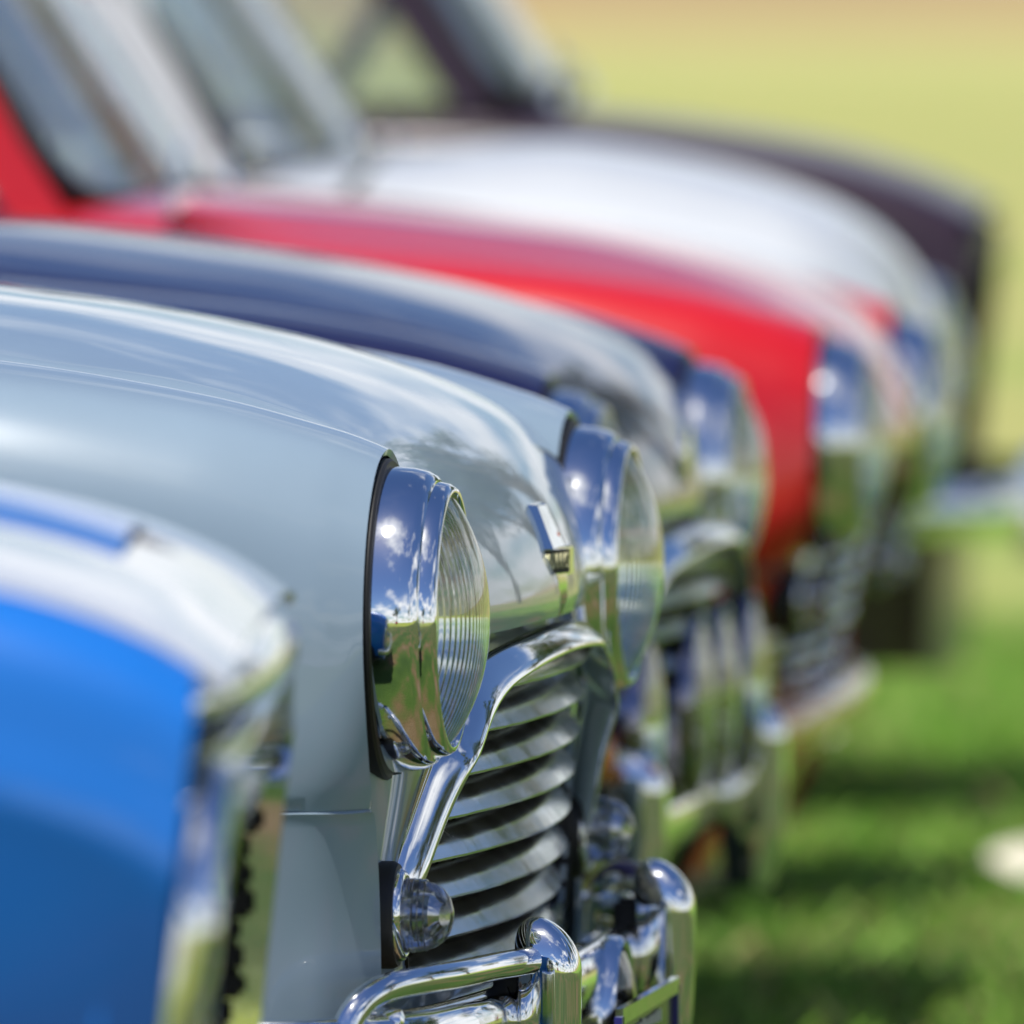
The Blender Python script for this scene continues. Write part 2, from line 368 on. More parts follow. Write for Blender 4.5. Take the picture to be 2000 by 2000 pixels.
def mini_grille(car, style='slats'):
    # chrome moustache surround
    half = [(-.014,.502,.432),(-.008,.500,.455),(-.002,.489,.482),(.008,.462,.522),(.019,.432,.558),(.021,.402,.574),(.023,.375,.590),(.026,.338,.602),(.031,.28,.6125),(.039,.20,.6205),(.042,.10,.6245)]
    path = [(x, -y, z) for x, y, z in half]+[(.043, 0, .626)]+[(x, y, z) for x, y, z in reversed(half)]
    pts = smoothpath(path, 110)
    L = len(pts); bm = bmesh.new(); rings = []
    for i, p in enumerate(pts):
        P0 = Vector(p); t = Vector(pts[min(i+1, L-1)])-Vector(pts[max(i-1, 0)]); t.normalize()
        n_out = Vector((1, 0, .15)); s = t.cross(n_out).normalized(); o_ = s.cross(t).normalized()
        f = abs(2*i/(L-1)-1)      # 1 at leg ends, 0 at centre
        w = .0115+.0060*math.exp(-((f-.50)/.20)**2)
        if f > .8: w *= 1-.25*(f-.8)/.2
        sg = 1 if s.dot(P0-Vector((0, 0, .50))) > 0 else -1
        secs = []
        for k in range(18):
            a = 2*math.pi*k/18; ca, sa = math.cos(a), math.sin(a)
            aa = w*math.copysign(abs(ca)**.85, ca)
            secs.append(P0+s*aa-o_*(.74*sg*aa+.005)+o_*(.0065*sa if sa > 0 else .004*sa))
        rings.append([bm.verts.new(q) for q in secs])
    for A, B in zip(rings, rings[1:]):
        for k in range(18): bm.faces.new((A[k], A[(k+1) % 18], B[(k+1) % 18], B[k]))
    bm.faces.new(rings[0]); bm.faces.new(list(reversed(rings[-1])))
    g = link('grille', fin(bm, angle=60), CHROME, car); g['label'] = 'chrome grille with a curved chrome moustache surround'
    # dark opening behind
    sheet('grille_recess', lambda u, v: (-.085+.02*math.cos((u*2-1)*1.2), (u*2-1)*.50, .37+.27*v), 12, 6, BLACK, g, .003)
    for s in (-1, 1):
        sheet('recess_side', lambda u, v: (-.10+.085*u, s*(leg_y(.39+.22*v)-.029), .39+.22*v), 4, 10, BLACK, g, .002)
    box('recess_top', (-.035, 0, .6465), (.09, .76, .004), BLACK, g, .001)
    box('recess_floor', (-.05, 0, .372), (.06, .96, .006), BLACK, g, .001)
    rnd = random.Random(3)
    if style == 'slats':
        for k in range(-1, 8):
            z = .5705-.0303*k
            yl = leg_y(z)-.034
            xo = .0345-.12*(.5705-z)
            pth = [(xo-.19*y*y+rnd.uniform(-.0003, .0003), y, z+rnd.uniform(-.0002, .0002)) for y in [(-yl+2*yl*i/28) for i in range(29)]]
            sweep('slat', pth, slat_sec(), SLATM, g, upref=(0, 0, 1))
        for k in range(11):
            y = -.34+.068*k
            box('upright', (-.022-.15*y*y, y, .47), (.003, .006, .20), BLACK, g, .0005, None)
    else:
        for k in range(9):
            z = .575-.024*k
            pth = [(.034-.22*(.575-z)-.16*y*y, y, z) for y in [(-.385+.77*i/20) for i in range(21)]]
            sweep('mesh_bar', pth, circ(.003, 8), OLDCHROME, g)
        for k in range(25):
            y = -.372+.031*k
            sweep('mesh_upright', [(.034-.16*y*y, y, .585), (.034-.05-.16*y*y, y, .385)], circ(.002, 8), DARKMETAL, g, upref=(0, 1, 0))
        bm = bmesh.new()
        for k in range(9):
            for j in range(25):
                if rnd.random() < .50: continue
                z = .575-.024*k; y = -.372+.031*j
                mt = Matrix.Translation((.038-.22*(.575-z)-.16*y*y, y, z))
                bmesh.ops.create_icosphere(bm, subdivisions=2, radius=rnd.choice((.005, .007, .011)), matrix=mt)
        st = link('chrome_studs', fin(bm, angle=60), CHROME, g); st['kind'] = 'stuff'
    return g

def mini_badge(car):
    b = loftpoly('badge', [
        [(-.004,-.060,.700),(-.004,.060,.700),(-.004,.060,.720),(-.004,-.060,.720)],
        [(.018,-.062,.694),(.018,.062,.694),(.006,.050,.7270),(.006,-.050,.7270)],
        [(.052,-.026,.6945),(.052,.026,.6945),(.038,.019,.7240),(.038,-.019,.7240)]], CHROME, car, .001)
    bar = [(-.064,.000),(-.066,.012),(-.056,.026),(-.036,.043),(.004,.0565),(.028,.0585),(.044,.046),(.060,.024),(.064,.0)]
    loftpoly('badge_bar', [[(x, y, .6765) for y, x in bar], [(x, y, .6955) for y, x in bar]], CHROME, b, .0012)
    a, c = Vector((.0455, -.030, .6865)), Vector((.0585, .006, .6865))
    a = Vector((.0442, -.034, .6865)); c = Vector((.0568, .003, .6865))
    ux = (c-a).normalized(); uz = Vector((0, 0, 1)); un = ux.cross(uz); ctr = (a+c)/2
    Mt = Matrix((ux, uz, un)).transposed().to_4x4()
    pl = bmesh.new(); bmesh.ops.create_cube(pl, size=1)
    for v in pl.verts: v.co = Vector((v.co.x*.0405, v.co.y*.0155, v.co.z*.0016))
    Mt.translation = ctr+un*.0014; bmesh.ops.transform(pl, matrix=Mt, verts=pl.verts)
    link('nameplate', fin(pl, smooth=False), ENAMEL, b)
    M2 = Mt.copy(); M2.translation = ctr+un*.0024
    textobj('lettering', 'MORRIS', .0150, .0007, mat('yellow_reflect_letter', (.85, .82, .50), .5, .2), b, M2 @ Matrix.Diagonal((.50, 1.0, 1, 1)))  # chrome letters, their yellow reflection put into the colour
    loftpoly('badge_tail', [
        [(.040,-.022,.678),(.052,-.012,.678),(.057,.004,.678),(.052,.016,.678),(.040,.024,.678)],
        [(.044,-.014,.662),(.054,-.008,.662),(.058,.002,.662),(.054,.011,.662),(.044,.015,.662)],
        [(.046,-.005,.651),(.052,-.003,.650),(.0535,.001,.650),(.052,.004,.650),(.046,.006,.651)]], CHROME, b, .0007)
    box('red_reflection_mark', (.0465, .020, .701), (.004, .006, .008), RED_GLOSS, b, .001)  # red reflection on the badge, put in as a coloured mark
    b.scale = (1, 1.3, 1.15); b.location = (-.015, .003, -.002-.1035)
    return b

def overrider(bp, y, h=.434, dx=0, big=1):
    # shell open to the rear: section in plan is a U, closed domed top
    bm = bmesh.new(); rings = []; n = 40
    for i in range(34):
        t = i/33; z = .250+(.4340-.250)*math.sin(t*math.pi/2)**.9
        if i == 33: z = .4340
        k = math.sqrt(max(0, 1-(max(0, z-.398)/.0362)**2)) if z < .4339 else .02
        k = max(k, .02); low = min(1, .72+(z-.25)*5)
        w = .027*k*low; d = .0235*k*low*big; xc = .061+dx-.010*(max(0, z-.395)/.039)**1.5+.006*min(1, (z-.25)/.10)
        rings.append([bm.verts.new((xc+d*math.copysign(abs(math.cos(a))**.62, math.cos(a)), y+w*math.copysign(abs(math.sin(a))**.62, math.sin(a)), z-.434+h+.001)) for a in [math.tau*q/n for q in range(n)]])
    for A, B in zip(rings, rings[1:]):
        for k in range(n): bm.faces.new((A[k], A[(k+1) % n], B[(k+1) % n], B[k]))
    bm.faces.new(rings[0]); bm.faces.new(rings[-1])
    me = fin(bm, angle=70); me.materials.append(PITTED)
    return link('overrider', me, None, bp)

def mini_bumper(car, over=True, bars=True, rail=False, over_y=.35, bm_=None):
    hp = [(-.112,.726),(-.080,.727),(-.050,.722),(-.028,.708),(-.010,.685),(.006,.65),(.020,.60),(.032,.52),(.042,.42),(.048,.30),(.052,.15)]
    path = smoothpath([(x, -y, .358) for x, y in hp]+[(.053, 0, .358)]+[(x, y, .358) for x, y in reversed(hp)], 90)
    sec = [(-.006,-.026),(-.001,-.030),(.006,-.026),(.010,-.012),(.011,0),(.010,.012),(.006,.022),(.000,.0265),(-.007,.0275),(-.010,.0235),(-.003,.020),(.004,.010),(.006,0),(.004,-.012),(-.003,-.022)]
    b = sweep('bumper', path, sec, bm_ or CHROME, car, upref=(0, 0, 1), angle=55)
    if over:
        for s in (-1, 1): overrider(b, s*over_y, .434 if over_y < .4 else .452, .0085, 1 if over_y < .4 else 1.35)
    if bars:
        for s in (-1, 1):
            c = [(.066, .352, .404), (.060, .40, .4045), (.048, .46, .405), (.035, .55, .406), (.016, .62, .406), (-.002, .665, .403), (-.016, .692, .393), (-.024, .704, .375), (-.026, .706, .352)]
            sweep('corner_bar', [(x, s*y, z) for x, y, z in smoothpath(c, 40)], circ(.0105, 16), CHROME, b)
            box('bar_bracket', (.050, s*.352, .392), (.030, .022, .024), DARKMETAL, b, .004)
            lathe('bar_clamp', [(-.014,.004),(-.012,.010),(.0,.0125),(.012,.010),(.014,.004)], CHROME, b, (-.002, s*.655, .378), n=20)
    if rail:
        c = [(.075,-.27,.41),(.075,-.2,.432),(.078,0,.436),(.075,.2,.432),(.075,.27,.41)]
        sweep('top_rail', smoothpath(c, 20), circ(.011, 14), CHROME, b)
    return b

def mini_plate(bump_, y0=.02, x=.098, z=.290, marks=True):
    # dark number plate in a bright frame, hung below the bumper
    def rr(w, h, y, t, x0): return [(x0, y-w, z-h), (x0, y+w, z-h), (x0, y+w, z+h), (x0, y-w, z+h)]
    n = loftpoly('number_plate', [rr(.172,.055,y0,0,x), rr(.172,.055,y0,0,x+.004)], PLATE, bump_, .001)
    fr = [(x+.005, y0-.174, z-.057), (x+.005, y0-.174, z+.057), (x+.005, y0+.174, z+.057), (x+.005, y0+.174, z-.057)]
    for k in range(4):
        a, b = Vector(fr[k]), Vector(fr[(k+1) % 4])
        sweep('plate_frame', [a, b], [(-.006,-.003),(.006,-.003),(.006,.003),(-.006,.003)], CHROME if k in (1, 3) else PLATEBLUE, n, upref=(1, 0, 0))
    if marks:
        rr_ = random.Random(2)
        for k in range(9):
            h_ = rr_.choice((.006, .009, .007))
            box('plate_lettering', (x+.0055, y0-.09+.02*k, z+.040+h_*.1), (.001, .012, h_), PLATELETTER, n, 0)
    return n

def wheel(car, x, side, r=.255, z=.255):
    w = lathe('wheel', [(-.05,.165),(-.052,.20),(-.060,.23),(-.052,r-.006),(-.035,r),(.035,r),(.052,r-.006),(.060,.23),(.052,.20),(.05,.165)], TYRE, car, (x, side*.62, z), closed=True, n=48, axis='y')
    s = side
    lathe('rim', [(s*.052,.168),(s*.046,.160),(s*.040,.150),(s*.018,.145),(s*.012,.11),(s*.020,.07),(s*.030,.055),(s*.034,0)], WHEELP, w, n=40, axis='y')
    lathe('hubcap', [(s*.031,.062),(s*.042,.050),(s*.050,.025),(s*.052,0)], CHROME, w, n=32, axis='y')
    return w

def cabin(car, P, zb=.885, xb=-.770, dx=.27, seats=True, seal=RUBBER, wiper=True):
    """windscreen, roof, pillars, side and rear glass, simple interior"""
    zt = zb+.37; H = .37
    def wbase(q):  # q -1..1 across the screen base
        return Vector((xb+.030*(1-q*q)-.010-.025*abs(q)**5, q*.56, zb+.028*(1-q*q)+.004))
    def wtop(q):
        return Vector((xb-dx+.035*(1-q*q)-.02*abs(q)**5, q*.505, zt+.018*(1-q*q)))
    def wp(q, t):
        a, b = wbase(q), wtop(q); p = a.lerp(b, t); p.x += .012*math.sin(math.pi*t)
        return p
    def gl(u, v):
        # rounded corners: pull extreme corners in
        q = (u*2-1); t = v
        k = abs(q)**8
        t = .5+(t-.5)*(1-.16*k); q2 = q*(1-.05*abs(2*v-1)**8)
        return wp(q2, t)
    ws = sheet('windscreen', gl, 40, 20, SCREEN, car, .005, angle=50)
    loop = [gl(i/24, 0) for i in range(25)]+[gl(1, j/14) for j in range(1, 15)]+[gl(1-i/24, 1) for i in range(1, 25)]+[gl(0, 1-j/14) for j in range(1, 14)]
    sweep('screen_seal', loop, circ(.017, 10), seal, ws, closed=True)
    if wiper:
        for y in (-.38, .10):
            a = wbase(y/.56)+Vector((.03, 0, .002)); b = wp((y+.34)/.56, .14)+Vector((.022, 0, .012))
            w_ = sweep('wiper', [a, a.lerp(b, .5)+Vector((.008, 0, .01)), b], circ(.004, 8), CHROME, car)
            lathe('wiper_spindle', [(0,0),(0,.012),(.02,.010),(.024,0)], CHROME, w_, tuple(a-Vector((0, 0, .012))), n=16, axis='z')
    xr = -2.30; xrb = -2.52; ztr = zt-.01
    # roof
    def roof(u, v):
        q = (v*2-1); a = wtop(max(min(q, 1), -1)); x0 = a.x+.012
        x = x0+(xr-x0)*u
        crown = .062*(math.sin(math.pi*min(u*1.08+.02, 1)))**.7*(1-abs(q)**3.5)
        y = q*(.515+.035*math.sin(math.pi*u)**.6)
        return (x, y, zt+.018*(1-q*q)*(1-u)+crown*.9-.012*u)
    sheet('roof', roof, 30, 24, P, car, .006, angle=60, flip=True)
    for s in (-1, 1):
        sweep('roof_gutter', smoothpath([tuple(wbase(s)+Vector((-.02, s*.012, -.01))), tuple(wp(s, .5)+Vector((-.004, s*.012, 0))), tuple(wtop(s)+Vector((0, s*.014, .0))), (xb-.7, s*.556, zt+.012), (-1.9, s*.556, zt+.006), (xr, s*.53, zt-.01), (xrb, s*.60, zb+.02)], 40),
              [(-.011,-.009),(.011,-.009),(.011,.009),(-.011,.009)], P, car, upref=(0, 0, 1))
        # A pillar, B pillar and C pillar panels
        def pil(x0, x1, x2, x3):
            def f(u, v):
                xbot = x0+(x1-x0)*u; xtop = x2+(x3-x2)*u
                return (xbot+(xtop-xbot)*v, s*(.612+(.545-.612)*v), zb+(zt-zb)*v)
            return f
        ca = wbase(1); ct = wtop(1)
        sheet('pillar', pil(ca.x+.01, ca.x-.055, ct.x+.01, ct.x-.05), 2, 10, P, car, .02, flip=(s > 0))
        sheet('pillar', pil(-1.72, -1.78, -1.70, -1.75), 2, 8, P, car, .02, flip=(s > 0))
        sheet('pillar', pil(-2.42, -2.54, -2.20, -2.31), 2, 8, P, car, .02, flip=(s > 0))
        sheet('side_window', pil(ca.x-.055, -1.72, ct.x-.05, -1.70), 6, 6, SCREEN, car, .005, flip=(s > 0))
        sheet('side_window', pil(-1.78, -2.42, -1.75, -2.20), 6, 6, SCREEN, car, .005, flip=(s > 0))
        sweep('window_sill', [(ca.x-.03, s*.617, zb), (-1.7, s*.622, zb), (-2.5, s*.61, zb)], [(-.012,-.010),(.012,-.010),(.012,.010),(-.012,.010)], P, car)
    def rear(u, v):
        q = u*2-1
        return (xrb+(xr-xrb)*v-.03*(1-q*q), q*(.60+(.53-.60)*v), zb+(zt-zb-.01)*v)
    sheet('rear_window', rear, 16, 8, SCREEN, car, .005)
    if seats:
        box('dashboard', (xb-.14, 0, zb-.05), (.20, 1.10, .07), TRIM, car, .02)
        for s in (-1, 1):
            st = box('seat', (xb-.78, s*.30, zb-.38), (.46, .44, .16), TRIM, car, .05)
            box('seat_back', (xb-1.02, s*.30, zb-.10), (.12, .44, .50), TRIM, st, .05, None)
        sw = sweep('steering_wheel', [(xb-.30+.10*math.sin(a), -.32+.19*math.cos(a), zb+.0+.17*math.sin(a)) for a in [2*math.pi*k/28 for k in range(28)]], circ(.010, 8), BLACK, car, closed=True, upref=(1, 0, .2))
        sweep('wheel_spoke', [(xb-.30, -.50, zb+.0), (xb-.30, -.14, zb+.0)], circ(.008, 8), CHROME, sw)
    return ws

def rear_body(car, P, ztop=.893, x0=-.905):
    """sides behind the scuttle, doors, rear end, floor"""
    def sec(x, s):
        k = min(max((x0-x)/.25, 0), 1)
        base = [(.60,ztop+.012),(.625,ztop+.010),(.65,ztop+.002),(.675,ztop-.02),(.692,ztop-.055),(.70,ztop-.11),(.705,.70),(.706,.58),(.705,.46),(.702,.34),(.695,.2)]
        e = max(0, (-2.45-x)/.53); tp = 1-.42*e**2.6 if e else 1; dz = .10*e**2
        y, z = cr1(base, s)
        return y*tp, z-(z-.2)*dz*1.3
    for s in (-1, 1):
        for nm, a, b, th in (('door', -.955, -1.735, .006), ('rear_quarter', -1.740, -2.98, .006), ('front_pillar_panel', x0-.001, -.951, .006)):
            cx2 = -2.46
            def f(u, v, a=a, b=b):
                x = a+(b-a)*u; y, z = sec(x, v); return (x, s*y, z)
            d = sheet(nm, f, 24, 30, P, car, th, keep=(lambda x, y, z: math.hypot(x+2.50, z-.25) > .275), flip=(s < 0))
            if nm == 'door':
                lathe('door_handle', [(0,.012),(.02,.010),(.03,.014),(.032,0)], CHROME, d, (-1.64, s*.70, .74), n=16, axis='y')
    def boot(u, v):
        q = v*2-1
        x = -2.985+.05*q*q; z = .25+.62*u
        w = .42
        return (x+.10*u*u-.0, q*(.41+.0*u), z)
    def tail(u, v):
        q = v*2-1; a = q*1.05
        r = 1-.12*u**3
        return (-2.93-.055*math.cos(a*1.4)+.12*u**2.2, q*.45*r+0, .22+.66*u-.02*q*q)
    sheet('boot_lid', tail, 14, 20, P, car, .006)
    def deck(u, v):
        q = v*2-1; x = -2.50-.36*u
        return (x, q*(.60-.16*u**2), ztop+.010-.03*u**2-.0)
    sheet('rear_deck', deck, 8, 10, P, car, .006)
    box('floor_pan', (-1.5, 0, .20), (2.7, 1.30, .03), BLACK, car, .005)
    bm_ = [(-2.90+.02, -.68, .35), (-2.97, -.60, .35), (-3.02, -.4, .35), (-3.035, 0, .35), (-3.02, .4, .35), (-2.97, .60, .35), (-2.88, .68, .35)]
    sweep('rear_bumper', smoothpath(bm_, 30), [(-.008,-.03),(.008,-.03),(.010,0),(.008,.03),(-.008,.03)], CHROME, car)
    for s in (-1, 1):
        lathe('tail_light', [(0,.045),(-.02,.042),(-.035,.02),(-.038,0)], RED_GLOSS, car, (-2.93, s*.50, .60), n=24)

def mini(name, label, P, loc, rz=0, grille='slats', over=True, bars=False, rail=False, lamps=(), amber=False, badge=True,
         plate=None, tuck=0, bulge=0, bump_dx=0, xb=-.770, over_y=.35, ind_dz=0, bump_mat=None, lampbody=SMOKED, mirror=False, group='classic cars parked side by side on the grass'):
    car = thing(name, label, 'car', loc, rz, group)
    u0 = 0 if xb < -.75 else .065; xs = bonnet_pt(u0, .5)[0]-.0045; dsx = xb+.75
    def bn_(u, v):
        uu = u0+(1-u0)*u; x, y, z = bonnet_pt(uu, v); q = abs(2*v-1); k = min(1, max(0, (uu-.03)/.16)); k = .30+.70*k*k*(3-2*k); e = min(1, (1-uu)/.12)
        return (x+bulge*.55*(1-q*q)*max(0, (uu-.45)/.55)**.8, y, z+bulge*(1-q**2.4)*k*e)
    sheet('bonnet', bn_, 70, 48, P, car, .005, angle=45, flip=True)
    def tk(z): k = min(max((.60-z)/.12, 0), 1); return tuck*k*k*(3-2*k)
    def wk(x): return max(0, min(1, (x+.30)/.26))
    for s in (-1, 1):
        arch = lambda x, y, z: math.hypot(x+.47, z-.25) > .272
        def up_(u, v):
            x = -.905+.882*(u**.72 if u < 1 else 1); x = -.905+.882*(1-(1-u)**1.6)
            t = v*.80
            y, z = wing_pt(x, t)
            return (x-tk(.5325 if z < .5325 else z)*wk(x), s*y, max(z, .5325))
        sheet('wing', up_, 64, 44, P, car, .005, angle=50, keep=arch, flip=(s > 0))
        def lo_(u, v):
            x = -.905+.882*(1-(1-u)**1.6)
            y, z = wing_pt(x, .55+.45*v)
            return (x-(tk(min(z, .5295))+under(z))*wk(x), s*y, min(z, .5295))
        sheet('lower_wing', lo_, 64, 26, P, car, .005, angle=50, keep=lambda x, y, z: arch(x, y, z) and z < .5293, flip=(s > 0))
        # lip of the seam, wheel arch liner
        sweep('seam_lip', [(x, s*(seam_y(x)-.004), .531) for x in [-.205, -.18, -.15, -.12, -.09, -.06, -.045, -.033]], [(-.003,-.0032),(.003,-.0032),(.003,.0032),(-.003,.0032)], BLACK, car)
        lathe('wheel_arch', [(-.10,.274),(.085,.274),(.085,.270),(-.10,.270)], BLACK, car, (-.47, s*.60, .25), closed=True, n=48, axis='y')
        wheel(car, -.47, s); wheel(car, -2.50, s)
        headlight(car, s); ii = indicator(car, s, amber); ii.location.x -= tuck*.5; ii.location.z += ind_dz
        # black bucket behind the lamp, closing the wing mouth
        lathe('lamp_bucket', [(-.024,.112),(-.06,.105),(-.10,.07),(-.11,0)], BLACK, car, (0, s*.515, .661), n=40)
    def hole(x, y, z):
        q = abs(y)
        if z > .395 and z < .615-.10*q*q and q < leg_y(min(z, .62))-.030: return False
        if math.hypot(q-.515, z-.661) < .112: return False
        if z > .66: return q < .45 and z < .74
        return True
    def fp(u, v):
        z = .20+.535*v; k = min(max((z-.49)/.06, 0), 1); w = .553+.050*k*k*(3-2*k); y = w*(2*u-1)
        q = abs(y)
        return (front_x(y, z)-tk(z)-(.012 if z > .60 and q < .45 else 0), y, z)
    sheet('front_panel', fp, 120, 60, P, car, .004, keep=hole, angle=50)
    box('slam_panel', (-.03, 0, .655), (.10, .80, .006), P, car, .002)
    b = mini_bumper(car, over, bars, rail, over_y, bump_mat or CHROME); b.location.x = -tuck+bump_dx
    if plate is not None: mini_plate(b, **plate)
    mini_grille(car, grille).location.x = -tuck
    if badge: mini_badge(car)
    else:
        lathe('round_badge', [(0,0),(.004,.002),(.006,.026),(.0,.03)], CHROME, car, (.036, 0, .70), n=32)
    for (x, y, z, r) in lamps: driving_lamp(car, x, y, z, r, lampbody)
    # scuttle between bonnet and screen
    def scut(u, v):
        q = v*2-1; bq = .30*bulge*(1-q*q)
        x0, y0 = xs, q*.60
        x1, y1 = xb+.02+.030*(1-q*q)-.010-.025*abs(q)**5-.03-.06*u*abs(q)**6, q*.64
        zc = .9215-.0195*abs(q)**2.4 if abs(q) < .9 else .9215-.0195*abs(q)**2.4-.02*((abs(q)-.9)/.1)
        z1 = .933-.034*q*q
        return (x0+(x1-x0)*u*.9, y0+(y1-y0)*u, zc+(z1-zc)*u*.9-.006*(1-u)+bq*(1-u))
    sheet('scuttle', scut, 8, 30, P, car, .004, flip=True)
    cabin(car, P, xb=xb)
    rear_body(car, P)
    if mirror:
        m_ = lathe('door_mirror', [(-.02,.0),(-.018,.03),(-.006,.045),(.012,.05),(.026,.038),(.034,0)], CHROME, car, (-.955, -.74, .925), n=32)
        sweep('mirror_stalk', [(-.955, -.74, .905), (-.95, -.72, .885), (-.95, -.66, .880)], circ(.006, 8), CHROME, m_)
    return car

# ---------------------------------------------------------------- square-fronted saloon
def saloon(name, label, P, Ptop, loc, rz, top, zb, xb, stripe=None, lamp_glass=True, frame_depth=.03, plate=False, edge=.66,
           group='classic cars parked side by side on the grass', facez=(.36, .66), lip=True, frame=None):
    car = thing(name, label, 'car', loc, rz, group)
    def zt(x): return lerp1(top, x)[0]
    def sec(x, s):
        z = zt(x); k = 1-.035*max(0, (x+.30)/.30)**2
        p = [(0,z),(.15,z-.001),(.30,z-.002),(.45,z-.005),(.56,z-.009),(.615,z-.013),(.655,z-.022),(.682,z-.044),(.695,z-.088),(.703,z-.118),(.700,z-.145),(.684,.54),(.656,.44),(.622,.33),(.59,.2)]
        y, zz_ = cr1(p, s); return y*k, zz_
    sb = .40
    x_f = -.012
    for s in (-1, 1):
        def w_(u, v):
            x = -.95+(x_f+.95)*u; y, z = sec(x, sb+.004+(1-sb-.004)*v); return (x-.10*max(0, .70-z)*max(0, (x+.3)/.3), s*y, z)
        sheet('wing', w_, 40, 40, P, car, .006, keep=lambda x, y, z: math.hypot(x+.50, z-.25) > .275, flip=(s > 0), angle=50)
        lathe('wheel_arch', [(-.10,.278),(.085,.278),(.085,.272),(-.10,.272)], BLACK, car, (-.50, s*.60, .25), closed=True, n=40, axis='y')
        wheel(car, -.50, s); wheel(car, -2.50, s)
    xq = xb+.055
    def bn(u, v):
        x = xq+(.006-xq)*u; q = v*2-1; y, z = sec(x, abs(q)*sb); return (x, y*(1 if q > 0 else -1), z)
    sheet('bonnet', bn, 40, 40, Ptop, car, .006, angle=50, flip=True)
    if stripe:
        def st(u, v):
            x = xq+(-.07-xq)*u; q = v*2-1; y, z = sec(x, abs(q)*.09); return (x, y*(1 if q > 0 else -1), z+.004+.010*(1-q*q))
        sheet('centre_strip', st, 30, 8, stripe, car, .004, flip=True)
    def scut(u, v):
        q = v*2-1; x1 = xb-.03+.030*(1-q*q)
        return (xq-.005+(x1-xq+.005)*u, q*(.66-.02*u), zt(xq)-.014*q*q*q*q+(zb+.02-.02*q*q-zt(xq)+.0)*u)
    sheet('scuttle', scut, 6, 20, Ptop, car, .005, flip=True)
    # chrome bonnet lip
    z0 = zt(0)
    if lip:
        pth = [(.008-.020*q*q-.03*abs(q)**4, q*.60, z0-.022-.012*q*q) for q in [(-1+2*i/40) for i in range(41)]]
        sweep('bonnet_lip', pth, [(-.030,.020),(-.010,.024),(.012,.020),(.022,.008),(.023,-.008),(.012,-.020),(-.012,-.022),(-.030,-.012)], CHROME, car, angle=60, scale=lambda t: .8*max(.15, 1-abs(2*t-1)**3.5))
    # face: rounded chrome frame, dark grille, lamps
    fa, fb = facez
    fx = -.018; W_ = .640
    def back(u, v): return (fx-.055, -(W_-.03)+2*(W_-.03)*u, fa+(fb-fa)*v)
    g = sheet('grille', back, 6, 6, BLACK, car, .01)
    rcx = .07; loop = []
    for cx_, cz_, a0 in ((W_-rcx, fb-rcx, 0), (-(W_-rcx), fb-rcx, 90), (-(W_-rcx), fa+rcx, 180), (W_-rcx, fa+rcx, 270)):
        for k in range(9):
            a = R(a0+k*90/8); y_, z_ = cx_+rcx*math.cos(a), cz_+rcx*math.sin(a)
            loop.append((fx+.012+(z_-fb)*.11, y_, z_))
    sweep('grille_frame', loop, [(-.022,-.014),(.0,-.018),(.022,-.014),(.026,.0),(.018,.016),(-.018,.016)], frame or CHROME, g, closed=True, upref=(1, 0, 0), angle=60)
    for k in range(13):
        z_ = fb-.045-(fb-fa-.08)*k/12
        for s in (-1, 1): box('trim_tooth', (fx+(z_-fb)*.11, s*(W_-.022), z_), (.018+.007*((k*7) % 3), .008, .0185+.003*(k % 2)), BLACK, g, .004)
    nb = 9
    for k in range(nb):
        z_ = fa+.03+(fb-fa-.06)*k/(nb-1)
        sweep('grille_bar', [(fx-.020+(z_-fb)*.10, -.36, z_), (fx-.010+(z_-fb)*.10, 0, z_), (fx-.020+(z_-fb)*.10, .36, z_)], [(-.010,-.003),(.006,-.003),(.006,.003),(-.010,.003)], OLDCHROME, g)
    for s in (-1, 1):
        h = lathe('headlight', [(-.03,.088),(-.02,.095),(.004,.097),(.014,.092),(.014,.086),(-.03,.084)], CHROME, car, (fx-.040, s*.515, fb-.125), closed=True, n=48, angle=60)
        lathe('lens', [(.006,.085),(.014,.078),(.024,.05),(.029,0),(.026,0),(.021,.05),(.010,.076),(.002,.083)], GLASS, h, n=40)
        lathe('reflector', [(.004,.084),(-.02,.066),(-.04,.03),(-.044,0)], CHROME, h, n=32)
        box('indicator', (fx-.040, s*.52, fa+.055), (.03, .10, .045), AMBER, car, .012)
    def lower(u, v):
        q = u*2-1; z = .2+(z0-.03-.2)*v
        return (fx-.012-.03*abs(q)**8, q*.675, z)
    sheet('front_panel', lower, 30, 30, P, car, .005, keep=lambda x, y, z: not (abs(y) < W_-.02 and fa < z < fb))
    b = [(-.14, -.71, .42), (-.02, -.70, .42), (.045, -.62, .42), (.07, -.4, .42), (.08, 0, .42), (.07, .4, .42), (.045, .62, .42), (-.02, .70, .42), (-.14, .71, .42)]
    b = [(x, y, fa-.04) for x, y, z in b]
    bo = sweep('bumper', smoothpath(b, 50), [(-.010,-.034),(.004,-.036),(.012,-.016),(.014,0),(.012,.016),(.004,.034),(-.010,.036)], CHROME, car, angle=55)
    for s in (-1, 1): loftpoly('overrider', [[(.06,s*.33-.02,fa-.12),(.10,s*.33-.015,fa-.12),(.10,s*.33+.015,fa-.12),(.06,s*.33+.02,fa-.12)],[(.06,s*.33-.02,fa),(.125,s*.33-.017,fa-.01),(.125,s*.33+.017,fa-.01),(.06,s*.33+.02,fa)],[(.07,s*.33-.012,fa+.03),(.095,s*.33-.01,fa+.025),(.095,s*.33+.01,fa+.025),(.07,s*.33+.012,fa+.03)]], CHROME, bo, .005)
    cabin(car, P, zb, xb)
    rear_body(car, P, zb-.012, -.951)
    return car

